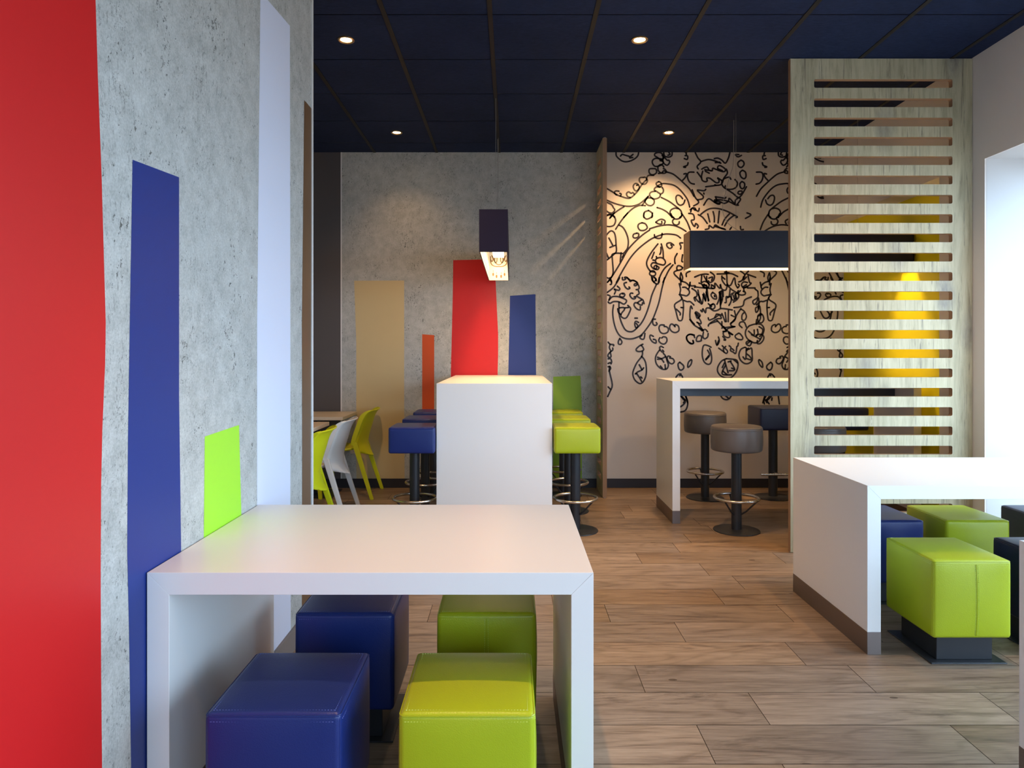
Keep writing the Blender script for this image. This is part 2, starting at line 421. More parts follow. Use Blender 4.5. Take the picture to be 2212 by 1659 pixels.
rband([(1195,813.7),(1195,1045),(1257,1045),(1257,878),(1254,811.6)][::-1], 7)

# mural: pen strokes, coordinates read off enlarged crops of the wall and set out on it to scale
CR = {1:(11.06,1300,320), 2:(11.06,1300,460), 3:(11.06,1300,600), 4:(11.06,1300,720), 5:(9.217,1480,320), 6:(8.508,1450,575), 7:(7.9,1460,690)}
MUR = {
1: """340,105 350,190 440,280 520,320 600,325 700,300 800,245 860,180 880,105
445,190 490,150 560,170 650,195|660,220 745,150|670,235 740,225
1340,100 1270,130 1265,180 1330,225 1430,290 1470,180 1400,110 1340,100
1480,110 1500,190 1600,215 1670,180 1680,105|1600,105 1630,150 1580,170
1440,170 1480,230 1440,290|1480,200 1560,290 1600,290 1620,340 1560,410 1480,360 1450,260
1420,260 1290,245 1215,290 1210,360 1260,430 1340,435 1420,400 1470,350 1440,310 1390,300
1340,440 1400,395 1450,410 1480,450|1340,440 1345,530 1400,595 1350,605|1400,595 1500,600 1540,560 1500,500 1470,490|1440,590 1480,540 1540,570
1220,490 1140,500 1130,580 1190,640 1270,620 1310,570 1290,500 1240,490
1240,650 1130,650 1080,690 1070,760|1000,700 910,710 900,790 970,860 1050,850 1090,770 1040,700 1000,700
1050,770 950,880 870,1010 770,1120 680,1190 590,1195 450,1150 350,1110 280,1060 110,960
900,940 870,870 800,845 750,910 780,1000 840,1020 900,940|830,890 870,880
780,1110 740,1060 700,1080 640,1045 590,1090 620,1160 680,1180
410,1030 330,1025 300,1070 350,1120|430,1080 465,1100 440,1150
110,1240 300,1320 480,1370 620,1390 760,1380 880,1340 980,1270 1110,1150
1360,800 1300,840 1320,900 1380,930 1430,900 1410,830 1360,800|1340,900 1440,850 1530,850 1700,880 1830,960 1950,1090 2050,1240 2100,1410
1400,930 1300,930 1250,990 1300,1030 1400,1090 1460,1060 1470,990 1440,940|1280,1030 1180,1050 1140,1110 1180,1180 1260,1215 1370,1180 1400,1110
1180,1190 1080,1200 1030,1270 1080,1350 1170,1375 1240,1330 1250,1250 1200,1200
1110,1150 960,1370|1040,1375 900,1370 760,1430 640,1530 520,1659
110,1290 230,1350 280,1430 310,1480 250,1550 170,1540 110,1500|530,1400 400,1480 280,1570 200,1655
110,1610 180,1580 260,1600 310,1650
1550,570 1700,620 1830,720 1950,830 2100,980 2200,1150
1420,1180 1600,1270 1740,1370 1840,1450|1320,1420 1440,1460 1560,1530 1650,1620 1720,1659
1930,1210 1870,1140 1800,1130 1770,1190 1800,1310 1870,1365 1950,1330 1985,1240
1840,1450 1740,1435 1650,1480 1630,1560 1680,1659|1840,1450 1890,1500 1910,1600 1860,1659
1115,1490 1020,1530 1000,1620 1010,1659|1115,1490 1190,1540 1210,1620 1190,1659
2010,100 2020,150|1990,180 2050,190 2040,270 1970,250|2060,350 2040,410 1950,450 2000,460
2200,575 2080,580 2045,660 2070,770 2130,840 2210,860|1960,620 2020,610 2000,690 1930,770""",
2: """620,0 470,180 330,390|1900,10 1940,60 2040,220 2110,400
110,70 200,45 290,90 330,180 290,290 200,325 110,320|300,0 190,130
1010,0 1000,80 1050,140 1110,140 1190,90 1210,0
960,235 880,270 865,340 910,410 990,420 1060,390 1085,340 1040,260 960,235
830,485 760,510 745,570 790,600 860,580 885,530 870,490 830,485
1290,220 1360,170 1430,150 1500,180 1510,220 1490,260|1290,220 1350,260 1430,260 1430,200
1650,20 1680,80 1740,140 1810,145 1880,110 1920,40|1730,140 1690,190 1710,260 1780,290 1840,260 1850,210
1140,380 1330,320 1500,290 1620,285 1760,310 1900,370 2010,440
1140,410 980,520 800,680 620,880 500,1090 380,1300 200,1580 130,1659
1880,600 1780,530 1620,505 1480,510 1290,570 1120,660 880,850 700,1050 560,1270 440,1480 350,1659
1255,520 1270,580 1340,610 1420,590 1440,490|1720,770 1640,715 1560,730 1555,790 1620,850 1680,810 1650,760
1340,740 1200,920 1110,1070 1070,1190 1090,1290 1150,1380|1420,740 1460,900 1470,1070|1410,820 1410,930 1385,990
1250,940 1195,1085|1220,1125 1255,1130|1300,1040 1310,1080 1280,1140 1310,1200 1400,1230 1480,1240 1520,1180 1480,1100 1400,1065 1310,1085
1300,1200 1220,1190 1175,1250 1220,1320 1290,1340 1310,1250 1250,1280 1270,1340 1340,1345 1365,1300 1310,1270
1160,1400 1140,1460 1200,1505 1270,1490 1280,1430 1220,1380 1160,1400|1170,1400 1260,1410|1190,1520 1200,1600 1250,1659|1240,1530 1300,1590 1270,1620
1640,1210 1520,1300 1430,1430 1370,1570 1350,1659|1700,1240 1600,1370 1520,1530 1460,1659
1800,970 1750,1060 1740,1140 1750,1210|1930,715 1860,725 1890,800 1880,860|1930,1000 1910,1140 1930,1170
1930,1310 1880,1270 1820,1260 1790,1310 1810,1370 1900,1350 1930,1310|1810,1370 1730,1410 1740,1470 1820,1550 1890,1620|1890,1430 1870,1540 1900,1640|1890,1430 1930,1540 1910,1640
2110,1390 2020,1440 2020,1520
110,530 180,450 240,430 300,480 330,600 340,760 350,880 320,960 130,1120|170,600 260,770|190,825 330,770
410,290 500,340 580,470 630,640 620,820 560,920 500,970 380,960 250,990 250,1100 270,1430 210,1560
460,950 440,1170|520,1000 490,1060|110,960 160,1080
490,1540 500,1600 570,1580 540,1540 600,1540 680,1610 760,1610 840,1659|110,1540 190,1580 230,1659""",
3: """425,0 350,130 270,240 130,350|190,0 230,80 230,150 200,160|130,110 200,40
590,110 530,140 560,220 620,270 670,250 650,220|600,0 660,60 680,90 740,60 830,100 860,150 800,140 770,170 810,190 860,160 890,220 880,270 820,285
370,200 430,260 400,300 290,270 330,310 300,390|490,370 430,400 440,450 510,460 550,410 520,370 500,390
740,370 690,370 670,420 720,490 790,500 810,450 770,460|875,310 890,380 830,430 900,480 980,530 1010,620
170,540 240,460 340,445 450,470 590,540 530,630 410,575 280,570 200,610 150,580|140,410 200,440 170,530
950,530 860,590 900,640 960,650 970,600|860,600 790,600 770,660 830,740 910,770 920,690
280,650 260,800 270,960 310,1150 370,1300 450,1400 560,1450 700,1460 820,1430 940,1370 1060,1230 1200,1020 1300,780 1370,560 1430,280 1500,0
410,590 410,800 430,950 490,1120 560,1240 640,1285 740,1280 840,1200 960,1060 1060,860 1140,620 1200,400 1310,150
1210,0 1220,70 1310,150 1370,100 1370,0|1270,0 1300,70
420,720 520,710 540,760 470,850 460,920 530,970 600,940 680,780 680,720 620,660|550,720 640,710|380,740 400,830 460,880
880,1070 810,1040 785,1110 820,1200 860,1150 820,1090|790,965 850,965
1280,990 1220,1000 1220,1100 1270,1140 1320,1110 1300,1070|1490,1130 1400,1130 1365,1200 1400,1300 1480,1335 1570,1300 1590,1220 1540,1170 1490,1165
1750,1170 1690,1110 1640,1120 1620,1200 1670,1280 1760,1310 1840,1260 1830,1160 1770,1120 1740,1140
1230,1400 1160,1370 1150,1440 1210,1530 1290,1560 1290,1490 1230,1470|1430,1440 1470,1410 1540,1430 1555,1510 1500,1580 1420,1570 1360,1500 1390,1430
430,1450 395,1520 400,1580 450,1590 480,1530 430,1450|960,1370 910,1430 960,1470 1010,1450 1030,1330
1850,140 1880,280 1870,390 1960,420 2030,430 2090,370 2080,300 2000,230 1930,230|1880,0 1890,170|1930,90 2010,120 2090,200 2070,270
2110,110 2090,220|1850,400 1900,460 1890,530 1740,640 1770,800 1810,960 1840,1020 1900,1020 1930,950 1950,720 1940,560 1900,460
1780,750 1870,840 1870,890|1960,540 2040,570 2110,570 2200,650|1890,710 1940,715
2160,740 2130,670 2110,760 2110,980 2210,1110|2210,1370 2110,1350 2030,1400 2040,1490 2110,1570 2180,1570 2180,1500""",
4: """980,260 900,300 820,380 850,430 940,430 1000,390 970,320 940,290|970,430 960,540 840,700 760,870 740,980 780,1100 860,1180 930,1200 1000,1140 1050,1020 1065,880 1050,720 1010,620 950,550
895,750 960,870|1000,825 950,880 860,920 800,970|830,960 900,1060 950,1150|930,1040 960,1070
1470,340 1410,310 1380,360 1430,440 1480,440 1450,400|1380,400 1310,500 1280,600 1300,720 1370,810 1460,860 1550,850 1590,760 1560,660 1520,540 1470,480
1330,570 1420,610 1480,690|1330,620 1420,610 1520,560|1400,780 1440,830|1510,750 1520,850
1640,560 1580,545 1560,610 1610,700 1680,730 1730,680 1700,610 1620,590|1860,690 1820,740 1840,840 1890,880 1950,840 1950,770 1860,690
2130,630 2070,690 2050,790 2070,810 2130,740 2150,650 2130,630|1770,1050 1830,980 1890,970|1860,1010 1900,1000 1930,1050
150,210 200,260 280,270 280,300|200,260 180,340 220,420 260,400 260,350|220,430 150,510 160,570 220,560 200,450
150,610 210,610 235,680 220,730|150,720 200,700|150,800 190,800 180,900 250,1230 190,1400 140,1510|150,1280 210,1340|190,790 210,840 170,900
1880,1490 1960,1590 1990,1590 1950,1659|2000,1490 2050,1659""",
5: """200,85 250,190 310,275 240,360 260,415|310,270 400,240 470,228 560,245 710,300|580,210 650,200 730,240 800,300 860,200 890,85
600,290 690,280|330,420 380,390 440,380 480,440 540,450 550,400 640,430 650,370 700,350 800,420 770,470 650,440|400,460 480,500|390,430 520,450|650,410 740,450
350,460 325,560 340,640 400,670 440,650 430,600 490,600 560,650 620,690 670,680 670,630 640,590 720,640
240,480 330,600|820,420 840,500 770,600 720,720 600,745 410,770|590,730 620,740|760,620 820,590 880,580 910,620|735,640 730,720 780,790 850,820 950,815 1020,770 1040,690 990,625|800,750 790,800
1070,130 1000,130 1050,175 1120,145|1110,240 1050,290 1060,360 1120,385 1170,330 1160,270 1110,240
1140,440 1090,490 1110,570 1170,610 1210,570 1200,480 1140,440|1130,665 1090,710 1100,780 1140,810 1180,770 1180,700 1130,665
830,820 950,900 1080,980 1220,770|1130,855 1070,860 1050,900 1100,920 1140,880|1080,980 1000,1040 1010,1140 1100,1030 1080,990
410,820 370,850 240,835 300,900 360,960 340,1010 240,1030|370,895 375,915|140,830 200,980 270,1080 170,1150
370,1135 460,1010 560,1060 640,1110 690,1110 680,1060 600,1060 590,1030 700,1030 860,1060 1000,1130 1060,1135
600,970 700,985 790,1000 810,980|600,970 630,1030|700,1070 780,1100 860,1060 880,1000 1000,1130|580,1080 640,1040|600,1090 680,1100
310,1320 400,1250 500,1205 620,1200 740,1225 860,1270 970,1330 1040,1370 1010,1385
260,1325 350,1380 440,1500|450,1310 490,1470|555,1265 580,1370 580,1470|680,1255 655,1490|880,1310 790,1410 735,1530|970,1340 860,1430 785,1550
100,1230 150,1190 200,1200 200,1240 150,1190|200,1220 260,1260 280,1200|110,1270 130,1200|70,1300 160,1320 180,1420 120,1440 150,1520 190,1560 210,1500 260,1550 240,1590
400,1620 470,1600 480,1540 560,1590 600,1530 700,1590 800,1620|600,1560 780,1610|890,1620 920,1580|1100,1560 1110,1620 1160,1620
1200,1400 1310,1330 1230,1290""",
6: """430,200 530,160 620,145 680,150|560,170 550,290|600,180 660,290 700,340|720,110 790,170 780,250 720,300 680,270|690,220 760,200 740,260|650,190 650,270
560,300 620,280 690,320 680,390 600,390 560,330 510,310|600,330 660,380|570,340 620,400|580,350 650,350|590,390 680,400
430,380 600,400 780,410|340,310 360,360 440,360 430,390|840,145 980,140 1100,135 1220,190|1010,90 1020,180 1030,330 1090,350 1160,210 1180,330 1220,400|980,110 1060,120
930,180 935,260 1000,350 1030,330|950,210 985,240|740,340 740,400 800,400 800,310 870,390 900,400 900,330 930,420 1000,440 1030,350|760,350 790,380
1030,350 1110,430 1210,490|1270,90 1350,160 1300,260 1240,290|1350,160 1420,90|1400,150 1550,205|1410,180 1440,300 1470,310 1420,360 1330,400 1290,340 1330,290 1400,300
1320,380 1380,340|1340,400 1400,370|1400,400 1540,400|1330,190 1320,260 1380,200|1220,400 1250,360 1230,330
1230,450 1220,500 1280,530 1350,520 1360,480 1320,460|1330,410 1340,470|1230,490 1270,450
380,410 460,470 470,550 420,580 440,640|430,570 520,660 490,440|520,660 570,690 600,490 630,640 650,420|660,430 680,640|500,520 560,680|580,520 630,640|640,480 690,630
760,480 730,530 770,590 830,600 820,530 760,480|790,540 800,560|890,470 880,600 840,700|910,460 900,640 905,770|930,450 940,600 900,720|950,460 955,560|880,480 930,620|900,500 910,700
1080,430 1060,560 1010,560 1010,660 985,670|1030,580 1090,560 1100,640 1060,720|1150,490 1100,520 1120,620 1180,600 1170,520 1220,500 1240,560 1200,620 1140,660|1130,520 1160,600|1180,500 1200,600
1470,565 1350,620 1320,720 1250,750 1150,760|1590,460 1590,570 1500,640 1520,700 1570,660 1600,580 1610,720 1550,770 1560,850 1600,800 1600,720|1540,420 1590,460
680,690 740,740|770,690 710,730 750,790 800,760 790,700 740,710|540,810 570,840 580,780 630,860 640,780 700,770 780,820 850,810 910,780 1000,785 1120,805
440,860 480,960 530,900 460,840 440,860|460,870 520,920|470,900 540,1010 540,1060 470,1030|340,980 420,1080 510,1140 570,1190|490,1040 590,1190|510,1130 580,1170
680,950 700,990 800,950 880,900 920,960 840,970 700,1060 680,1100|830,880 800,940|850,880 930,900|840,1000 940,1100 930,1140|720,1050 850,1010|930,1020 930,1100
930,870 990,1020|990,850 1010,1020|1050,810 1045,1020|1160,820 1180,930 1100,900|1280,780 1200,900 1160,1000 1090,1050 1110,1100 1170,1110
1100,1050 1180,960|1280,790 1340,830 1380,920 1350,990 1300,980 1300,900 1330,860|1640,870 1590,920 1600,1020 1660,1040 1700,980 1680,900 1640,870|1590,920 1660,890|1560,1040 1570,980
1300,1130 1250,1080 1270,1030 1340,1030 1380,1120|960,1110 1020,1190 950,1200|960,1130 1160,1110""",
7: """450,190 500,170 540,210|470,220 460,290 490,330 540,300 550,240|320,310 300,270 230,255 180,300 200,370 270,415 300,400 290,360
440,320 430,280 380,280 350,330 360,375 430,365 430,340|600,475 540,445 480,440 455,500 450,620 480,720 540,765 590,750 610,680 600,580 575,500
540,525 575,610 510,690|510,680 560,620|675,360 700,440 740,370 725,300|700,440 730,360|730,490 800,540 860,580 880,540 830,490 810,500 820,560
790,450 830,480 850,460|910,450 940,480 930,530 980,560 1020,580 1040,460|960,500 990,530|1065,405 1055,455|800,290 850,350 820,350
810,130 860,180 900,150 1000,125|860,190 810,220 820,280 880,310 920,290 900,220|870,190 970,260|900,230 960,260
1070,235 1010,280 1040,330 1120,345 1140,310 1100,250 1070,235
1250,110 1200,170 1185,250 1220,330 1290,380 1360,400 1430,360 1490,230 1500,150 1450,85 1350,80 1250,110
1240,200 1330,270 1335,180|1390,170 1400,240 1370,290|1290,260 1370,300 1440,340|1420,125 1480,170 1470,240 1430,290
1290,380 1250,360 1200,390 1210,430 1260,450 1290,400|1220,410 1260,380|1180,475 1110,510 1075,600 1100,690 1170,750 1240,750 1300,700 1300,600 1290,490 1240,510 1180,475
1200,510 1190,680 1145,640|1210,590 1260,630 1290,690 1210,670|1240,490 1210,530
860,670 780,710 720,800 710,880 750,950 820,990 900,1000 960,980 1030,890 1060,780 1040,700 980,680 860,670
830,690 850,770 890,910|850,780 800,870 800,940 950,945|790,820 830,740|800,880 870,940|890,725 940,710|930,720 1005,860 910,875|950,830 1000,850|990,690 1050,740
760,1295 800,1350 860,1370 910,1350 950,1295|840,1295 890,1340
1540,1300 1500,1380 1510,1440|1640,1295 1570,1370 1550,1380 1590,1440|1640,1340 1635,1380|1745,1295 1765,1440|80,1300 160,1380 140,1440 80,1490|160,1295 200,1400 190,1500 150,1560 80,1580"""}
def mural():
    for k, txt in MUR.items():
        sc_, ox, oy = CR[k]
        for s in txt.replace('\n', '|').split('|'):
            pts = [tuple(float(a) for a in p.split(',')) for p in s.split()]
            P = [(px/sc_+ox, py/sc_+oy) for px, py in pts]
            if len(P) < 2: continue
            P = [(a, max(b, 329.5)) for a, b in P]
            L = smooth_line(P, 4)
            sides = (0, 1) if k in (1, 2, 3, 4) else (0,)
            for sd in sides:
                Q = [((3133-a) if sd else a, b) for a, b in L]
                W = [wr(a, b)[::2] for a, b in Q]
                W = [p for p in W if .87 < p[0] < 3.26 and p[1] < CEIL-.002]
                if len(W) < 2: continue
                ribbon(bm, W, .0160, lambda x, z: (x, REAR-.0012, z), 8)
mural()
struct('wall_back', bm, [M['concrete'], M['dark_wall'], M['white_wall'], M['beige'], M['orange'], M['red'], M['blue'], M['leaf'], M['ink'], M['trim']])
bm = bmesh.new(); box(bm, FARL, NICHE, REAR-.012, REAR-.0025, 0, .09, 0, .001); struct('baseboard_back', bm, M['base'])

# right wall: pier, lintels, window opening, yellow niche
bm = bmesh.new(); WY0, WY1, NY, HZ = -1.05, 4.435, 4.906, 2.595; XO = 3.60
box(bm, RW, XO, FRONT, REAR, HZ, CEIL, 0); box(bm, RW, XO, WY1, NY, 0, HZ, 0); box(bm, NICHE, XO, NY, REAR, 0, HZ, 2)
box(bm, RW, XO, FRONT, WY0, 0, HZ, 0)
poly(bm, ((RW+.012,WY1-.0008,0),(XO,WY1-.0008,0),(XO,WY1-.0008,HZ),(RW+.012,WY1-.0008,HZ)), 1)
poly(bm, ((RW+.012,WY0,HZ-.0008),(RW+.012,WY1,HZ-.0008),(XO,WY1,HZ-.0008),(XO,WY0,HZ-.0008)), 1)
struct('wall_right', bm, [M['plaster'], M['reveal'], M['yellow']])
bm = bmesh.new(); box(bm, RW-.012, RW, FRONT, WY0, 0, .1, 0, .001); box(bm, RW-.012, RW, WY1, 4.548, 0, .1, 0, .001); box(bm, RW-.012, RW, 4.60, NY, 0, .1, 0, .001)
struct('baseboard_right', bm, M['base_brown'])
# window in the right wall
bm = bmesh.new()
for yy in (WY0, .75, 2.57, WY1-.05): box(bm, 3.50, 3.56, yy, yy+.05, 0.0, HZ, 0, .003)
for zz in (0.0, HZ-.05): box(bm, 3.50, 3.56, WY0+.05, WY1-.05, zz, zz+.05, 0)
win = struct('window_1', bm, M['frame'])
bm = bmesh.new(); box(bm, 3.527, 3.533, WY0+.05, WY1-.05, .05, HZ-.05); link('pane', bm, M['glass'], win)
# wall behind the camera: shop front glazing
bm = bmesh.new(); FX0, FX1, FZ0, FZ1 = .25, 3.0, .85, 2.60
box(bm, LW-.12, FX0, FRONT-.15, FRONT, 0, CEIL); box(bm, FX1, XO, FRONT-.15, FRONT, 0, CEIL)
box(bm, FX0, FX1, FRONT-.15, FRONT, 0, FZ0); box(bm, FX0, FX1, FRONT-.15, FRONT, FZ1, CEIL)
struct('wall_front', bm, M['plaster'])
bm = bmesh.new()
for xx in (FX0, 1.6, FX1-.05): box(bm, xx, xx+.05, FRONT-.11, FRONT-.05, FZ0, FZ1, 0, .003)
for zz in (FZ0, FZ1-.05): box(bm, FX0+.05, FX1-.05, FRONT-.11, FRONT-.05, zz, zz+.05, 0)
win = struct('window_2', bm, M['frame'])
bm = bmesh.new(); box(bm, FX0+.05, FX1-.05, FRONT-.083, FRONT-.077, FZ0+.05, FZ1-.05); link('pane', bm, M['glass'], win)
# bay behind the left wall
bm = bmesh.new(); box(bm, FARL-.1, FARL, 3.2, REAR, 0, CEIL); struct('wall_far_left', bm, M['plaster'])
bm = bmesh.new(); box(bm, FARL, LW-.12, 3.1, 3.2, 0, CEIL); struct('wall_near_left', bm, M['plaster'])

# ------------------------------------------------------------------ slotted partitions
def partition(name, label, loc, W, s0, s1, along='x'):
    """slotted board: front face in local XZ, thickness along +Y"""
    t = thing(name, label, 'partition', loc, 0 if along == 'x' else PI/2, 'slotted wooden partitions')
    bm = bmesh.new(); th = .038; H = CEIL-.006; top = 3.158; pit = .1286; sh = .058; n = 24; r = .011
    fs = []
    fs += box(bm, 0, s0, 0, th, .004, H); fs += box(bm, s1, W, 0, th, .004, H)
    zt = H
    for k in range(n):
        z1 = top-k*pit; z0 = z1-sh
        fs += box(bm, s0, s1, 0, th, z1, zt); zt = z0
        for cx, cz, sx, sz in ((s0,z0,1,1),(s1,z0,-1,1),(s0,z1,1,-1),(s1,z1,-1,-1)):
            prof = [(cx, cz)]+[(cx+sx*(r-r*math.cos(a)), cz+sz*(r-r*math.sin(a))) for a in [PI/2*q/5 for q in range(6)]]
            prism(bm, prof, lambda u, v, a: (u, a, v), 0, th)
    fs += box(bm, s0, s1, 0, th, .004, zt)
    bm.normal_update()
    for f in bm.faces: f.material_index = 0 if abs(f.normal.y) > .9 else 1
    link('panel', bm, [M['panel'], M['panel_edge']], t)
    bm = bmesh.new(); box(bm, 0, W, .012, .026, 0, .004); box(bm, 0, W, .008, .030, H, CEIL-.0005)
    link('mounting_channel', bm, M['frame'], t)
    return t
partition('slotted_partition', 'wide pale oak partition with horizontal slots behind the white table on the right', (1.856, 4.55, 0), RW-1.856-.002, 2.013-1.856, 2.935-1.856)
partition('slotted_partition', 'narrow wooden slotted partition seen edge-on between concrete wall and line-drawing mural', (.868, 6.245, 0), .462, .125, .375, 'y')

# ------------------------------------------------------------------ tables
def slab_table(name, label, cat, loc, L, D, H, rz=0, rail=False, group='white laminate tables', t=.06, kick=.1, cutr=0):
    e = thing(name, label, cat, loc, rz, group); g = .0002; cnr = .0007
    to = lambda u, v, a: (u, a, v)
    bm = bmesh.new(); prism(bm, [(g,H),(L-g,H),(L-t-g,H-t),(t+g,H-t)], to, 0, D, 0, cnr); link('tabletop', bm, M['laminate'], e)
    bm = bmesh.new(); prism(bm, [(0,kick),(0,H-g),(t,H-t-g),(t,kick)], to, 0, D, 0, cnr); link('side_panel', bm, M['laminate'], e)
    bm = bmesh.new(); prism(bm, [(L,kick),(L-t,kick),(L-t,H-t-g),(L,H-g)], to, 0, D, 0, cnr); link('side_panel', bm, M['laminate'], e)
    for a in (0, L-t):
        bm = bmesh.new(); box(bm, a-.0008, a+t+.0008, -.0008, D+.0008, 0, kick, 0, .001); link('kick_plate', bm, M['kick'], e)
    if rail:
        bm = bmesh.new(); box(bm, t, L-t, D*.44, D*.56, H-t-.075, H-t, 0, .002); tag(link('rail', bm, M['rail'], e), 'dark steel rail under the top')
    return e
slab_table('dining_table', 'low white waterfall table in the left foreground against the concrete wall', 'table', (LW+.004, 1.844, 0), 1.206, .812, .75)
slab_table('dining_table', 'low white waterfall table on the right in front of the slotted partition', 'table', (1.577, 3.03, 0), 1.90, .80, .75)
slab_table('dining_table', 'white table cut off by the lower right edge of the photo', 'table', (1.604, 1.36, 0), 1.87, .80, .75)
slab_table('bar_table', 'tall white block bar table under the plum lamp reaching back to the concrete wall', 'bar table', (.294, 5.00, 0), 1.70, .847, 1.108, PI/2)
slab_table('bar_table', 'tall white bar table before the line-drawing mural with dark rail underneath', 'bar table', (1.25, 5.32, 0), 1.94, .59, 1.112, rail=True)

# ------------------------------------------------------------------ upholstery
def cushion(bm, hx, hy, z0, z1, r=.018, bulge=.005, n=14):
    hz = (z1-z0)/2; cz = (z0+z1)/2; H = (hx, hy, hz)
    seen = {}
    def vert(p):
        key = tuple(round(c, 6) for c in p)
        if key not in seen: seen[key] = bm.verts.new(p)
        return seen[key]
    def shape(u, v, w_):
        q = Vector((u*hx, v*hy, w_*hz)); inner = Vector([max(-(H[i]-r), min(H[i]-r, q[i])) for i in range(3)])
        d = q-inner
        if d.length > 1e-9: q = inner+d.normalized()*r if sum(abs(c) > 1e-9 for c in d) > 1 else q
        au, av, aw = abs(u), abs(v), abs(w_); b = bulge
        if au > .999: q.x += math.copysign(b*(1-v*v)*(1-w_*w_), u)
        if av > .999: q.y += math.copysign(b*(1-u*u)*(1-w_*w_), v)
        if w_ > .999: q.z += b*.8*(1-u*u)*(1-v*v)
        q.z += cz; return q
    def dist(k, h):     # denser near the edges
        t = -1+2*k/n; e = r/h
        marks = [-1, -1+e*.35, -1+e*.7, -1+e]; inner = [(-1+e)+(2-2*e)*q/(n-6) for q in range(1, n-6)]
        m = marks+inner+[-x for x in marks[::-1]]; return m[k]
    def grid(fix, s):
        ax = [i for i in range(3) if i != fix]; a, b = ax
        G = [[None]*(n+1) for _ in range(n+1)]
        for i in range(n+1):
            for j in range(n+1):
                c = [0,0,0]; c[fix] = s; c[a] = dist(i, H[a]); c[b] = dist(j, H[b]); G[i][j] = vert(shape(*c))
        for i in range(n):
            for j in range(n):
                q = [G[i][j], G[i+1][j], G[i+1][j+1], G[i][j+1]]
                if len(set(q)) == 4:
                    try: bm.faces.new(q)
                    except ValueError: pass
    for fix in range(3):
        for s in (-1, 1): grid(fix, s)
    bmesh.ops.remove_doubles(bm, verts=bm.verts[:], dist=1e-5); bmesh.ops.recalc_face_normals(bm, faces=bm.faces[:])
def stitches(bm, a, b, nrm, step=.0075, ln=.0048, w_=.0011):
    a, b, nrm = Vector(a), Vector(b), Vector(nrm).normalized(); d = (b-a); L = d.length; d.normalize(); s = d.cross(nrm)*w_/2
    k = 0
    while k*step+ln < L:
        p = a+d*(k*step); q = p+d*ln; h = nrm*.0011
        A = [bm.verts.new(v) for v in (p-s, p+s, q+s, q-s)]; m1, m2 = bm.verts.new(p+d*ln*.25+h), bm.verts.new(q-d*ln*.25+h)
        bm.faces.new([A[0], A[1], m1]); bm.faces.new([A[1], A[2], m2, m1]); bm.faces.new([A[2], A[3], m2]); bm.faces.new([A[3], A[0], m1, m2])
        k += 1
def upholstered_box(parent, hx, hy, z0, z1, leather_m, thread_m, seams=(), r=.016, bulge=.005):
    bm = bmesh.new(); cushion(bm, hx, hy, z0, z1, r, bulge); c = link('cushion', bm, leather_m, parent, smooth=True)
    bm = bmesh.new(); o = .002; ix, iy = hx-r, hy-r
    # welt around the top edge
    pts = []
    for cx, cy, a0 in ((ix,iy,0),(-ix,iy,PI/2),(-ix,-iy,PI),(ix,-iy,3*PI/2)):
        for q in range(5):
            a = a0+PI/2*q/4; pts.append((cx+(r*.86)*math.cos(a), cy+(r*.86)*math.sin(a), z1-r*.42))
    tube(bm, pts, .0022, 6, True)
    for cx, cy, a in ((ix,iy,PI/4),(-ix,iy,3*PI/4),(-ix,-iy,5*PI/4),(ix,-iy,7*PI/4)):
        x_, y_ = cx+(r-.0008)*math.cos(a), cy+(r-.0008)*math.sin(a); tube(bm, [(x_,y_,z0+r), (x_,y_,z1-r)], .0014, 5)
    for side, u in seams:
        if side in '-y+y':
            sy = -1 if side == '-y' else 1
            N = 10; pts = []
            for k in range(N+1):
                w_ = -1+2*k/N; w_ = max(-.93, min(.90, w_)); uu = u/hx
                pts.append((u, sy*(hy+bulge*(1-uu*uu)*(1-w_*w_)+.0004), (z0+z1)/2+w_*(z1-z0)/2))
            tube(bm, pts, .0016, 5)
    link('welt', bm, leather_m, parent, smooth=True)
    bm = bmesh.new()
    for d, z, yy in ((0, z1-r*.5-.012, None),):
        for s in (-1, 1):
            stitches(bm, (-ix, s*(hy+.0004), z1-r-.004), (ix, s*(hy+.0004), z1-r-.004), (0,s,0))
            stitches(bm, (s*(hx+.0004), -iy, z1-r-.004), (s*(hx+.0004), iy, z1-r-.004), (s,0,0))
            stitches(bm, (-ix, s*(hy-r-.003), z1+.0003), (ix, s*(hy-r-.003), z1+.0003), (0,0,1))
            stitches(bm, (s*(hx-r-.003), -iy, z1+.0003), (s*(hx-r-.003), iy, z1+.0003), (0,0,1))
    for side, u in seams:
        sy = -1 if side == '-y' else 1
        for dx in (-.006, .006):
            N = 8
            for k in range(N):
                P = []
                for w_ in (-.9+1.8*k/N, -.9+1.8*(k+1)/N):
                    uu = (u+dx)/hx; P.append((u+dx, sy*(hy+bulge*(1-uu*uu)*(1-w_*w_)+.0006), (z0+z1)/2+w_*(z1-z0)/2))
                stitches(bm, P[0], P[1], (0,sy,0))
    tag(link('stitching', bm, thread_m, parent), kind='stuff')
    return c
def ottoman(label, x, y, lm, tm, seams=(), D=.352, W=.338, rz=0):
    t = thing('cube_stool', label, 'stool', (x, y, 0), rz, 'upholstered cube stools')
    hx, hy = W/2, D/2
    upholstered_box(t, hx, hy, .118, .452, lm, tm, seams, r=.015, bulge=.009)
    bm = bmesh.new(); box(bm, -hx*.72, hx*.72, -hy*.72, hy*.72, .006, .120, 0, .002); link('plinth', bm, M['black_steel'], t)
    bm = bmesh.new(); box(bm, -hx*.97, hx*.97, -hy*.90, hy*.97, 0, .006, 0, .002); link('base_plate', bm, M['black_steel'], t)
    return t
ottoman('royal blue cube stool at the front left of the foreground table', -.592, 1.862, M['royal'], M['blue_thread'])
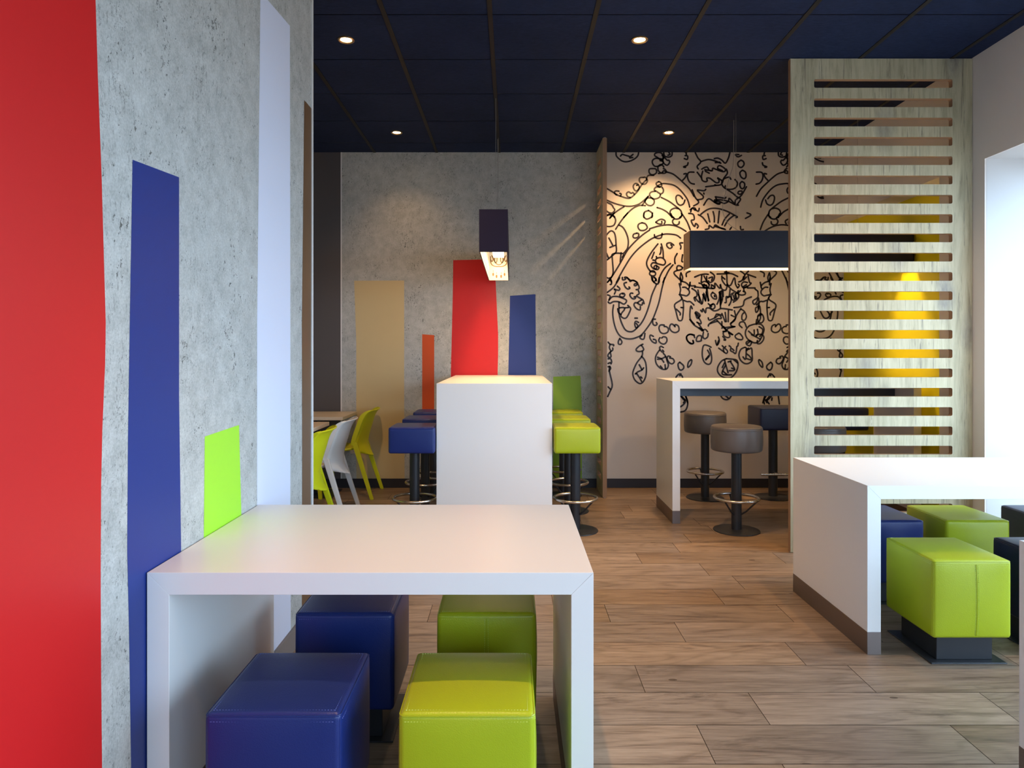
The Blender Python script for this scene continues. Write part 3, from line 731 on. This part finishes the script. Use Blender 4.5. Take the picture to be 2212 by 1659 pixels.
ottoman('lime green cube stool at the front right of the foreground table', -.112, 1.862, M['lime'], M['lime_thread'])
ottoman('royal blue cube stool under the far edge of the foreground table', -.573, 2.506, M['royal'], M['blue_thread'])
ottoman('shaded olive green cube stool under the far edge of the foreground table', -.087, 2.506, M['lime'], M['lime_thread'], [('-y', 0.0)])
ottoman('bright lime cube stool with a stitched front seam beside the right table leg', 1.967, 3.103, M['lime'], M['lime_thread'], [('-y', .015)], D=.372)
ottoman('navy cube stool to the right of the bright lime one under the right table', 2.485, 3.118, M['navy'], M['navy_thread'])
ottoman('royal blue cube stool behind the right table just inside its left leg', 2.008, 3.79, M['royal'], M['blue_thread'], D=.372)
ottoman('lime cube stool behind the right table between blue and navy stools', 2.462, 3.79, M['lime'], M['lime_thread'], D=.372)
ottoman('navy cube stool behind the right table at the edge of the photo near the window', 3.01, 3.79, M['navy'], M['navy_thread'], D=.372)

def pedestal(t, x=0, y=0, ring=True):
    bm = bmesh.new(); lathe(bm, [(0,.0),(.168,.0),(.170,.003),(.168,.007),(.11,.011),(.05,.014),(0,.014)], 48, x, y); link('base', bm, M['black_steel'], t, smooth=True)
    bm = bmesh.new(); lathe(bm, [(.0,.010),(.0375,.010),(.0375,.596),(0,.596)], 32, x, y); link('column', bm, M['black_steel'], t, smooth=True)
    if ring:
        bm = bmesh.new(); pts = [(x+.160*math.cos(2*PI*k/40), y+.160*math.sin(2*PI*k/40), .245) for k in range(40)]; tube(bm, pts, .0105, 10, True)
        link('footrest_ring', bm, M['steel'], t, smooth=True)
        for a in (-140, -40, 90):
            c, s = math.cos(math.radians(a)), math.sin(math.radians(a))
            bm = bmesh.new(); tube(bm, [(x+.034*c, y+.034*s, .125), (x+.075*c, y+.075*s, .155), (x+.156*c, y+.156*s, .240)], .0065, 8); link('strut', bm, M['black_steel'], t, smooth=True)
def square_bar_stool(label, x, y, lm, tm, group):
    t = thing('bar_stool', label, 'bar stool', (x, y, 0), 0, group)
    upholstered_box(t, .168, .168, .600, .790, lm, tm, (), r=.016, bulge=.005); pedestal(t); return t
S0 = square_bar_stool('lime square bar stool, nearest of those right of the block bar table', .4755, 5.12, M['lime'], M['lime_thread'], 'lime bar stools beside the block bar table')
for yy, nm in ((5.74, 'lime square bar stool, middle of those right of the block bar table'), (6.35, 'lime square bar stool farthest back, before the leaf green wall band')):
    c = copy_tree(S0); c.location = (.4755, yy, 0); c['label'] = nm
S1 = square_bar_stool('blue square bar stool, nearest of those left of the block bar table', -.730, 5.12, M['royal'], M['blue_thread'], 'blue bar stools beside the block bar table')
for yy, nm in ((5.74, 'blue square bar stool, middle of those left of the block bar table'), (6.35, 'blue square bar stool farthest back, before the orange wall band')):
    c = copy_tree(S1); c.location = (-.730, yy, 0); c['label'] = nm
def round_bar_stool(label, x, y):
    t = thing('bar_stool', label, 'bar stool', (x, y, 0), 0, 'round taupe bar stools'); R = .186
    bm = bmesh.new()
    prof = [(0,.600),(R-.02,.600)]+[(R-.02+.02*math.sin(a), .62-.02*math.cos(a)) for a in [PI/2*q/4 for q in range(1,5)]]
    prof += [(R+.003,.66),(R+.003,.71),(R,.765)]+[(R-.016+.016*math.cos(a), .770+.016*math.sin(a)) for a in [PI/2*q/4 for q in range(1,5)]]+[(R*.6,.790),(0,.792)]
    lathe(bm, prof, 56); link('cushion', bm, M['taupe'], t, smooth=True)
    bm = bmesh.new(); pts = [((R+.0005)*math.cos(2*PI*k/48), (R+.0005)*math.sin(2*PI*k/48), .764) for k in range(48)]; tube(bm, pts, .002, 6, True); link('welt', bm, M['taupe'], t, smooth=True)
    pedestal(t); return t
R0 = round_bar_stool('round taupe bar stool standing in front of the mural bar table', 1.683, 5.12)
c = copy_tree(R0); c.location = (1.767, 6.25, 0); c['label'] = 'round taupe bar stool behind the mural bar table next to the wall'
c = copy_tree(R0); c.location = (2.30, 5.12, 0); c['label'] = 'round taupe bar stool glimpsed through the lowest slots of the wide partition'
# long navy bench-stool behind the bar table
t = thing('bar_bench', 'long navy upholstered bar bench behind the mural bar table', 'bench', (2.71, 6.28, 0), 0)
upholstered_box(t, .487, .172, .632, .835, M['navy'], M['navy_thread'], (), r=.018, bulge=.004)
for xx in (-.31, .31):
    bm = bmesh.new(); lathe(bm, [(0,.0),(.168,.0),(.170,.003),(.168,.007),(.05,.014),(0,.014)], 40, xx, 0); link('base', bm, M['black_steel'], t, smooth=True)
    bm = bmesh.new(); lathe(bm, [(.0,.010),(.040,.010),(.040,.632),(0,.632)], 28, xx, 0); link('column', bm, M['black_steel'], t, smooth=True)
bm = bmesh.new(); tube(bm, [(-.475,-.15,.235),(.475,-.15,.235)], .012, 10)
for xx in (-.31, .31): tube(bm, [(xx,-.03,.235),(xx,-.15,.235)], .010, 8)
link('footrest', bm, M['steel'], t, smooth=True)

# ------------------------------------------------------------------ shell chairs and cafe tables (left bay)
def shell_chair(label, x, y, m, group='plastic shell chairs'):
    """faces -X; local origin below the joint of seat and back"""
    t = thing('shell_chair', label, 'chair', (x, y, 0), 0, group)
    prof = smooth_line([(.048,.405),(.018,.428),(.002,.48),(.020,.56),(.054,.655),(.082,.73),(.115,.780),(.150,.803)], 4)
    bm = bmesh.new(); NV = 12; rows = []; n = len(prof)
    for i, (px, pz) in enumerate(prof):
        v = i/(n-1); hw = .205+.012*math.sin(v*PI)
        if v < .20: hw *= .42+.58*math.sin(v/.20*PI/2)
        if v > .93: hw *= 1-.10*((v-.93)/.07)**2
        rows.append([bm.verts.new((px+.085*(1-(q)**2)*(1-.55*v), q*hw, pz-.040*(1-q*q)*max(0, 1-v/.25))) for q in [-1+2*k/NV for k in range(NV+1)]])
    for a, b in zip(rows, rows[1:]):
        for k in range(NV): bm.faces.new([a[k], a[k+1], b[k+1], b[k]])
    bmesh.ops.recalc_face_normals(bm, faces=bm.faces[:]); o = link('backrest', bm, m, t, smooth=True)
    md = o.modifiers.new('thickness', 'SOLIDIFY'); md.thickness = .010; md.offset = 0
    # raised rim along both sides of the back
    for s in (-1, 1):
        bm = bmesh.new(); A = []
        for i, (px, pz) in enumerate(prof):
            if i < 8: continue
            v = i/(n-1); hw = .205+.012*math.sin(v*PI)
            if v > .93: hw *= 1-.10*((v-.93)/.07)**2
            wdt = .034 if v < .75 else .034-.026*(v-.75)/.25
            A.append([bm.verts.new((px+d, s*(hw+e), pz+h)) for d, e, h in ((.006,0,-.002),(.006,.008,-.002),(-wdt*.9,.008,wdt*.35),(-wdt*.9,0,wdt*.35))])
        for a, b in zip(A, A[1:]):
            for k in range(4): bm.faces.new([a[k], a[(k+1) % 4], b[(k+1) % 4], b[k]])
        bm.faces.new(A[0]); bm.faces.new(A[-1][::-1])
        bmesh.ops.recalc_face_normals(bm, faces=bm.faces[:]); link('back_rim', bm, m, t)
    # seat
    bm = bmesh.new(); sp = smooth_line([(-.385,.425),(-.375,.452),(-.33,.455),(-.22,.443),(-.10,.440),(-.02,.452),(.012,.480)], 4); rows = []
    for i, (px, pz) in enumerate(sp):
        v = i/(len(sp)-1); hw = .215-.015*v - (.02*(1-v/.15) if v < .15 else 0) - (.09*((v-.6)/.4)**2 if v > .6 else 0)
        rows.append([bm.verts.new((px, q*hw, pz-.014*(1-q*q)+(.006 if abs(q) > .99 else 0))) for q in [-1+2*k/10 for k in range(11)]])
    for a, b in zip(rows, rows[1:]):
        for k in range(10): bm.faces.new([a[k], a[k+1], b[k+1], b[k]])
    bmesh.ops.recalc_face_normals(bm, faces=bm.faces[:]); o = link('seat', bm, m, t, smooth=True)
    md = o.modifiers.new('thickness', 'SOLIDIFY'); md.thickness = .016; md.offset = 0
    for s in (-1, 1):
        bm = bmesh.new(); bar4(bm, (.005, s*.212, .515), (.170, s*.243, .0), .030, .026, .048, .030); link('leg', bm, m, t)
        bm = bmesh.new(); bar4(bm, (-.335, s*.200, .438), (-.300, s*.228, .0), .028, .026, .050, .032); link('leg', bm, m, t)
    return t
CX = -1.437
shell_chair('bright lime plastic chair nearest the end of the concrete wall', CX, 4.80, M['lime_plastic'])
shell_chair('white plastic shell chair between the two lime ones', CX, 5.47, M['white_plastic'])
shell_chair('lime plastic chair farthest back in shade before the sand wall band', CX, 6.42, M['lime_plastic'])
def cafe_table(label, x0, x1, y0, y1):
    t = thing('cafe_table', label, 'table', ((x0+x1)/2, (y0+y1)/2, 0), 0, 'cream-topped cafe tables'); hx, hy = (x1-x0)/2, (y1-y0)/2
    bm = bmesh.new(); box(bm, -hx, hx, -hy, hy, .722, .752, 0, .002); link('tabletop', bm, M['cafe_top'], t)
    bm = bmesh.new(); box(bm, -.04, .04, -.04, .04, .012, .722, 0, .003); link('column', bm, M['black_steel'], t)
    bm = bmesh.new(); box(bm, -.22, .22, -.19, .19, 0, .012, 0, .003); link('base_plate', bm, M['black_steel'], t)
cafe_table('cream cafe table in the left bay pushed against the charcoal wall', -2.20, -1.52, 6.13, 6.70)
cafe_table('cream cafe table beside the white chair, mostly hidden by the concrete wall', -2.20, -1.53, 5.05, 5.72)

# ------------------------------------------------------------------ pendant lamps
def doodle(bm, to3, w_, h_, mi, rep=1, wid=.008):
    """baroque chandelier ornament"""
    for q in range(rep):
        cx = (q+.5)*w_/rep; k = w_/rep
        for s in (-1, 1):
            for pts in (((0,.62),(.12,.66),(.25,.80),(.30,.97)), ((0,.55),(.20,.56),(.40,.66),(.44,.95)), ((.10,.95),(.10,.78),(.17,.70),(.22,.78),(.20,.95)),
                        ((.38,.99),(.30,.85),(.36,.75),(.42,.82))):
                L = smooth_line([(cx+s*a*k, b*h_) for a, b in pts], 4); ribbon(bm, L, wid, to3, mi)
            for ax, bz in ((.12,.18),(.30,.26)):
                ribbon(bm, [(cx+s*ax*k, (bz+.14)*h_), (cx+s*ax*k, (bz+.08)*h_)], wid*.5, to3, mi)
                P = [(cx+s*(ax+.045*math.sin(a))*k, (bz+.07*math.cos(a)-.02)*h_) for a in [2*PI*i/10 for i in range(10)]]
                f = bm.faces.new([bm.verts.new(to3(*p)) for p in P]); f.material_index = mi
def pendant(name, label, loc, L, W, H, end_m, side_m, rz=0, pattern='lamp_gold', cords=(), wires=None):
    """long rectangular shade, open below; local X is the long axis, origin at the lower edge"""
    t = thing(name, label, 'pendant lamp', loc, rz, 'long pendant lamps over the bar tables'); th = .006
    bm = bmesh.new()
    box(bm, -L/2, L/2, -W/2, -W/2+th, 0, H, 0); box(bm, -L/2, L/2, W/2-th, W/2, 0, H, 0)
    box(bm, -L/2, L/2, -W/2+th, W/2-th, H-th, H, 0)
    link('shade', bm, side_m, t)
    for s in (-1, 1):
        bm = bmesh.new(); a = s*L/2; box(bm, min(a, a-s*th)+(.0004 if s > 0 else -.0004), max(a, a-s*th)+(.0004 if s > 0 else -.0004), -W/2, W/2, 0, H, 0, .0008); link('end_cap', bm, end_m, t)
    # lining with printed ornament
    bm = bmesh.new(); i = th+.001; x0, x1, y0, y1 = -L/2+i, L/2-i, -W/2+i, W/2-i
    poly(bm, ((x0,y0,.001),(x1,y0,.001),(x1,y0,H-.02),(x0,y0,H-.02)), 0); poly(bm, ((x1,y1,.001),(x0,y1,.001),(x0,y1,H-.02),(x1,y1,H-.02)), 0)
    poly(bm, ((x0,y1,.001),(x0,y0,.001),(x0,y0,H-.02),(x0,y1,H-.02)), 0); poly(bm, ((x1,y0,.001),(x1,y1,.001),(x1,y1,H-.02),(x1,y0,H-.02)), 0)
    hh = H-.05; e = .0006
    doodle(bm, lambda u, v: (x0+u, y1-e, v), x1-x0, hh, 1, 9); doodle(bm, lambda u, v: (x0+u, y0+e, v), x1-x0, hh, 1, 9)
    doodle(bm, lambda u, v: (x0+e, y0+u, v), y1-y0, hh, 1, 1); doodle(bm, lambda u, v: (x1-e, y0+u, v), y1-y0, hh, 1, 1)
    link('lining', bm, [M['lamp_white'], M[pattern]], t)
    bm = bmesh.new(); box(bm, x0+.03, x1-.03, y0+.04, y1-.04, H-.075, H-.050, 0); tag(link('diffuser', bm, M['diffuser'], t), 'glowing warm light strip')
    al = bpy.data.lights.new('lamp_light', 'AREA'); al.shape = 'RECTANGLE'; al.size = L-.12; al.size_y = .08; al.energy = 14; al.color = (1,.66,.34); al.spread = math.radians(125)
    ao = bpy.data.objects.new('lamp_light', al); COL.objects.link(ao); ao.parent = t; ao.location = (0,0,H-.080)
    for cx in cords:
        bm = bmesh.new(); tube(bm, [(cx,0,H),(cx,0,CEIL-loc[2]-.001)], .0011, 6)
        tag(link('suspension_cable', bm, M['cord'], t))
    if wires:
        bm = bmesh.new(); tube(bm, smooth_line(wires, 6), .0020, 6); link('power_cable', bm, M['cord'], t)
    return t
pendant('pendant_lamp', 'dark plum rectangular pendant lamp seen end-on above the block bar table', (-.125, 5.55, 2.015), 1.88, .194, .288, M['lamp_plum'], M['lamp_plum'], PI/2, 'lamp_gold', cords=(-.28, .70),
        wires=[(.70,.01,.288),(.69,.02,.5),(.70,.006,.8),(.705,.006,1.27)])
cy = 5.61
def lp(zx, zy):
    px, py = zx/9.217+1480, zy/9.217+320; s = F/cy; return ((px-1106)/s-2.34, 0, CAM_Z-(py-757)/s-2.017)
pendant('pendant_lamp', 'long navy rectangular pendant lamp with tan end in front of the mural', (2.34, cy, 2.017), 1.81, .2, .300, M['lamp_tan'], M['lamp_navy'], 0, 'lamp_red', cords=(-.50, .50),
        wires=[lp(968,-560), lp(966,-100), lp(955,330), lp(885,560), lp(805,880), lp(750,1120), lp(765,1330), lp(860,1500), lp(1060,1640)])

# ------------------------------------------------------------------ recessed downlights
def downlight(label, x, y, energy, size=1.7, blend=.7, aim=(0,0,-1), tilt=None):
    t = thing('downlight', label, 'ceiling light', (x, y, CEIL), 0, 'recessed ceiling downlights')
    bm = bmesh.new(); lathe(bm, [(.052,-.001),(.052,-.007),(.046,-.010),(.036,-.006),(.034,-.001)], 32); link('trim_ring', bm, M['ring'], t, smooth=True)
    bm = bmesh.new(); lathe(bm, [(0,-.006),(.020,-.0055),(.033,-.002),(.034,-.001)], 28); tag(link('bulb', bm, M['bulb'], t, smooth=True), 'glowing warm bulb')
    spot(t, (0,0,-.03), energy, size, blend, aim)
    return t
downlight('lit downlight at the upper left of the ceiling, nearest the concrete wall end', -1.04, 4.28, 72, 2.1, .9, (0,.30,-1))
downlight('lit downlight near the top centre of the ceiling, largest right of the pendant cable', .80, 4.28, 140, 1.2, 1)
downlight('lit downlight close to the concrete back wall', -1.03, 6.10, 12, 1.7, 1, (.0,.30,-1))
downlight('lit downlight with bright rim close to the mural wall', 1.40, 6.10, 95, 1.9, 1, (-.05,.36,-1))
downlight('warm downlight above the foreground table, beyond the top of the photo', -.13, 1.83, 125, 1.05, 1)
downlight('warm downlight above the aisle, beyond the top of the photo', .79, 3.05, 14)
downlight('warm downlight above the right table, beyond the top of the photo', 2.02, 3.05, 80, 1.6, 1, (0,.45,-1))
downlight('warm downlight over the camera side of the aisle, beyond the top of the photo', .18, .61, 25)
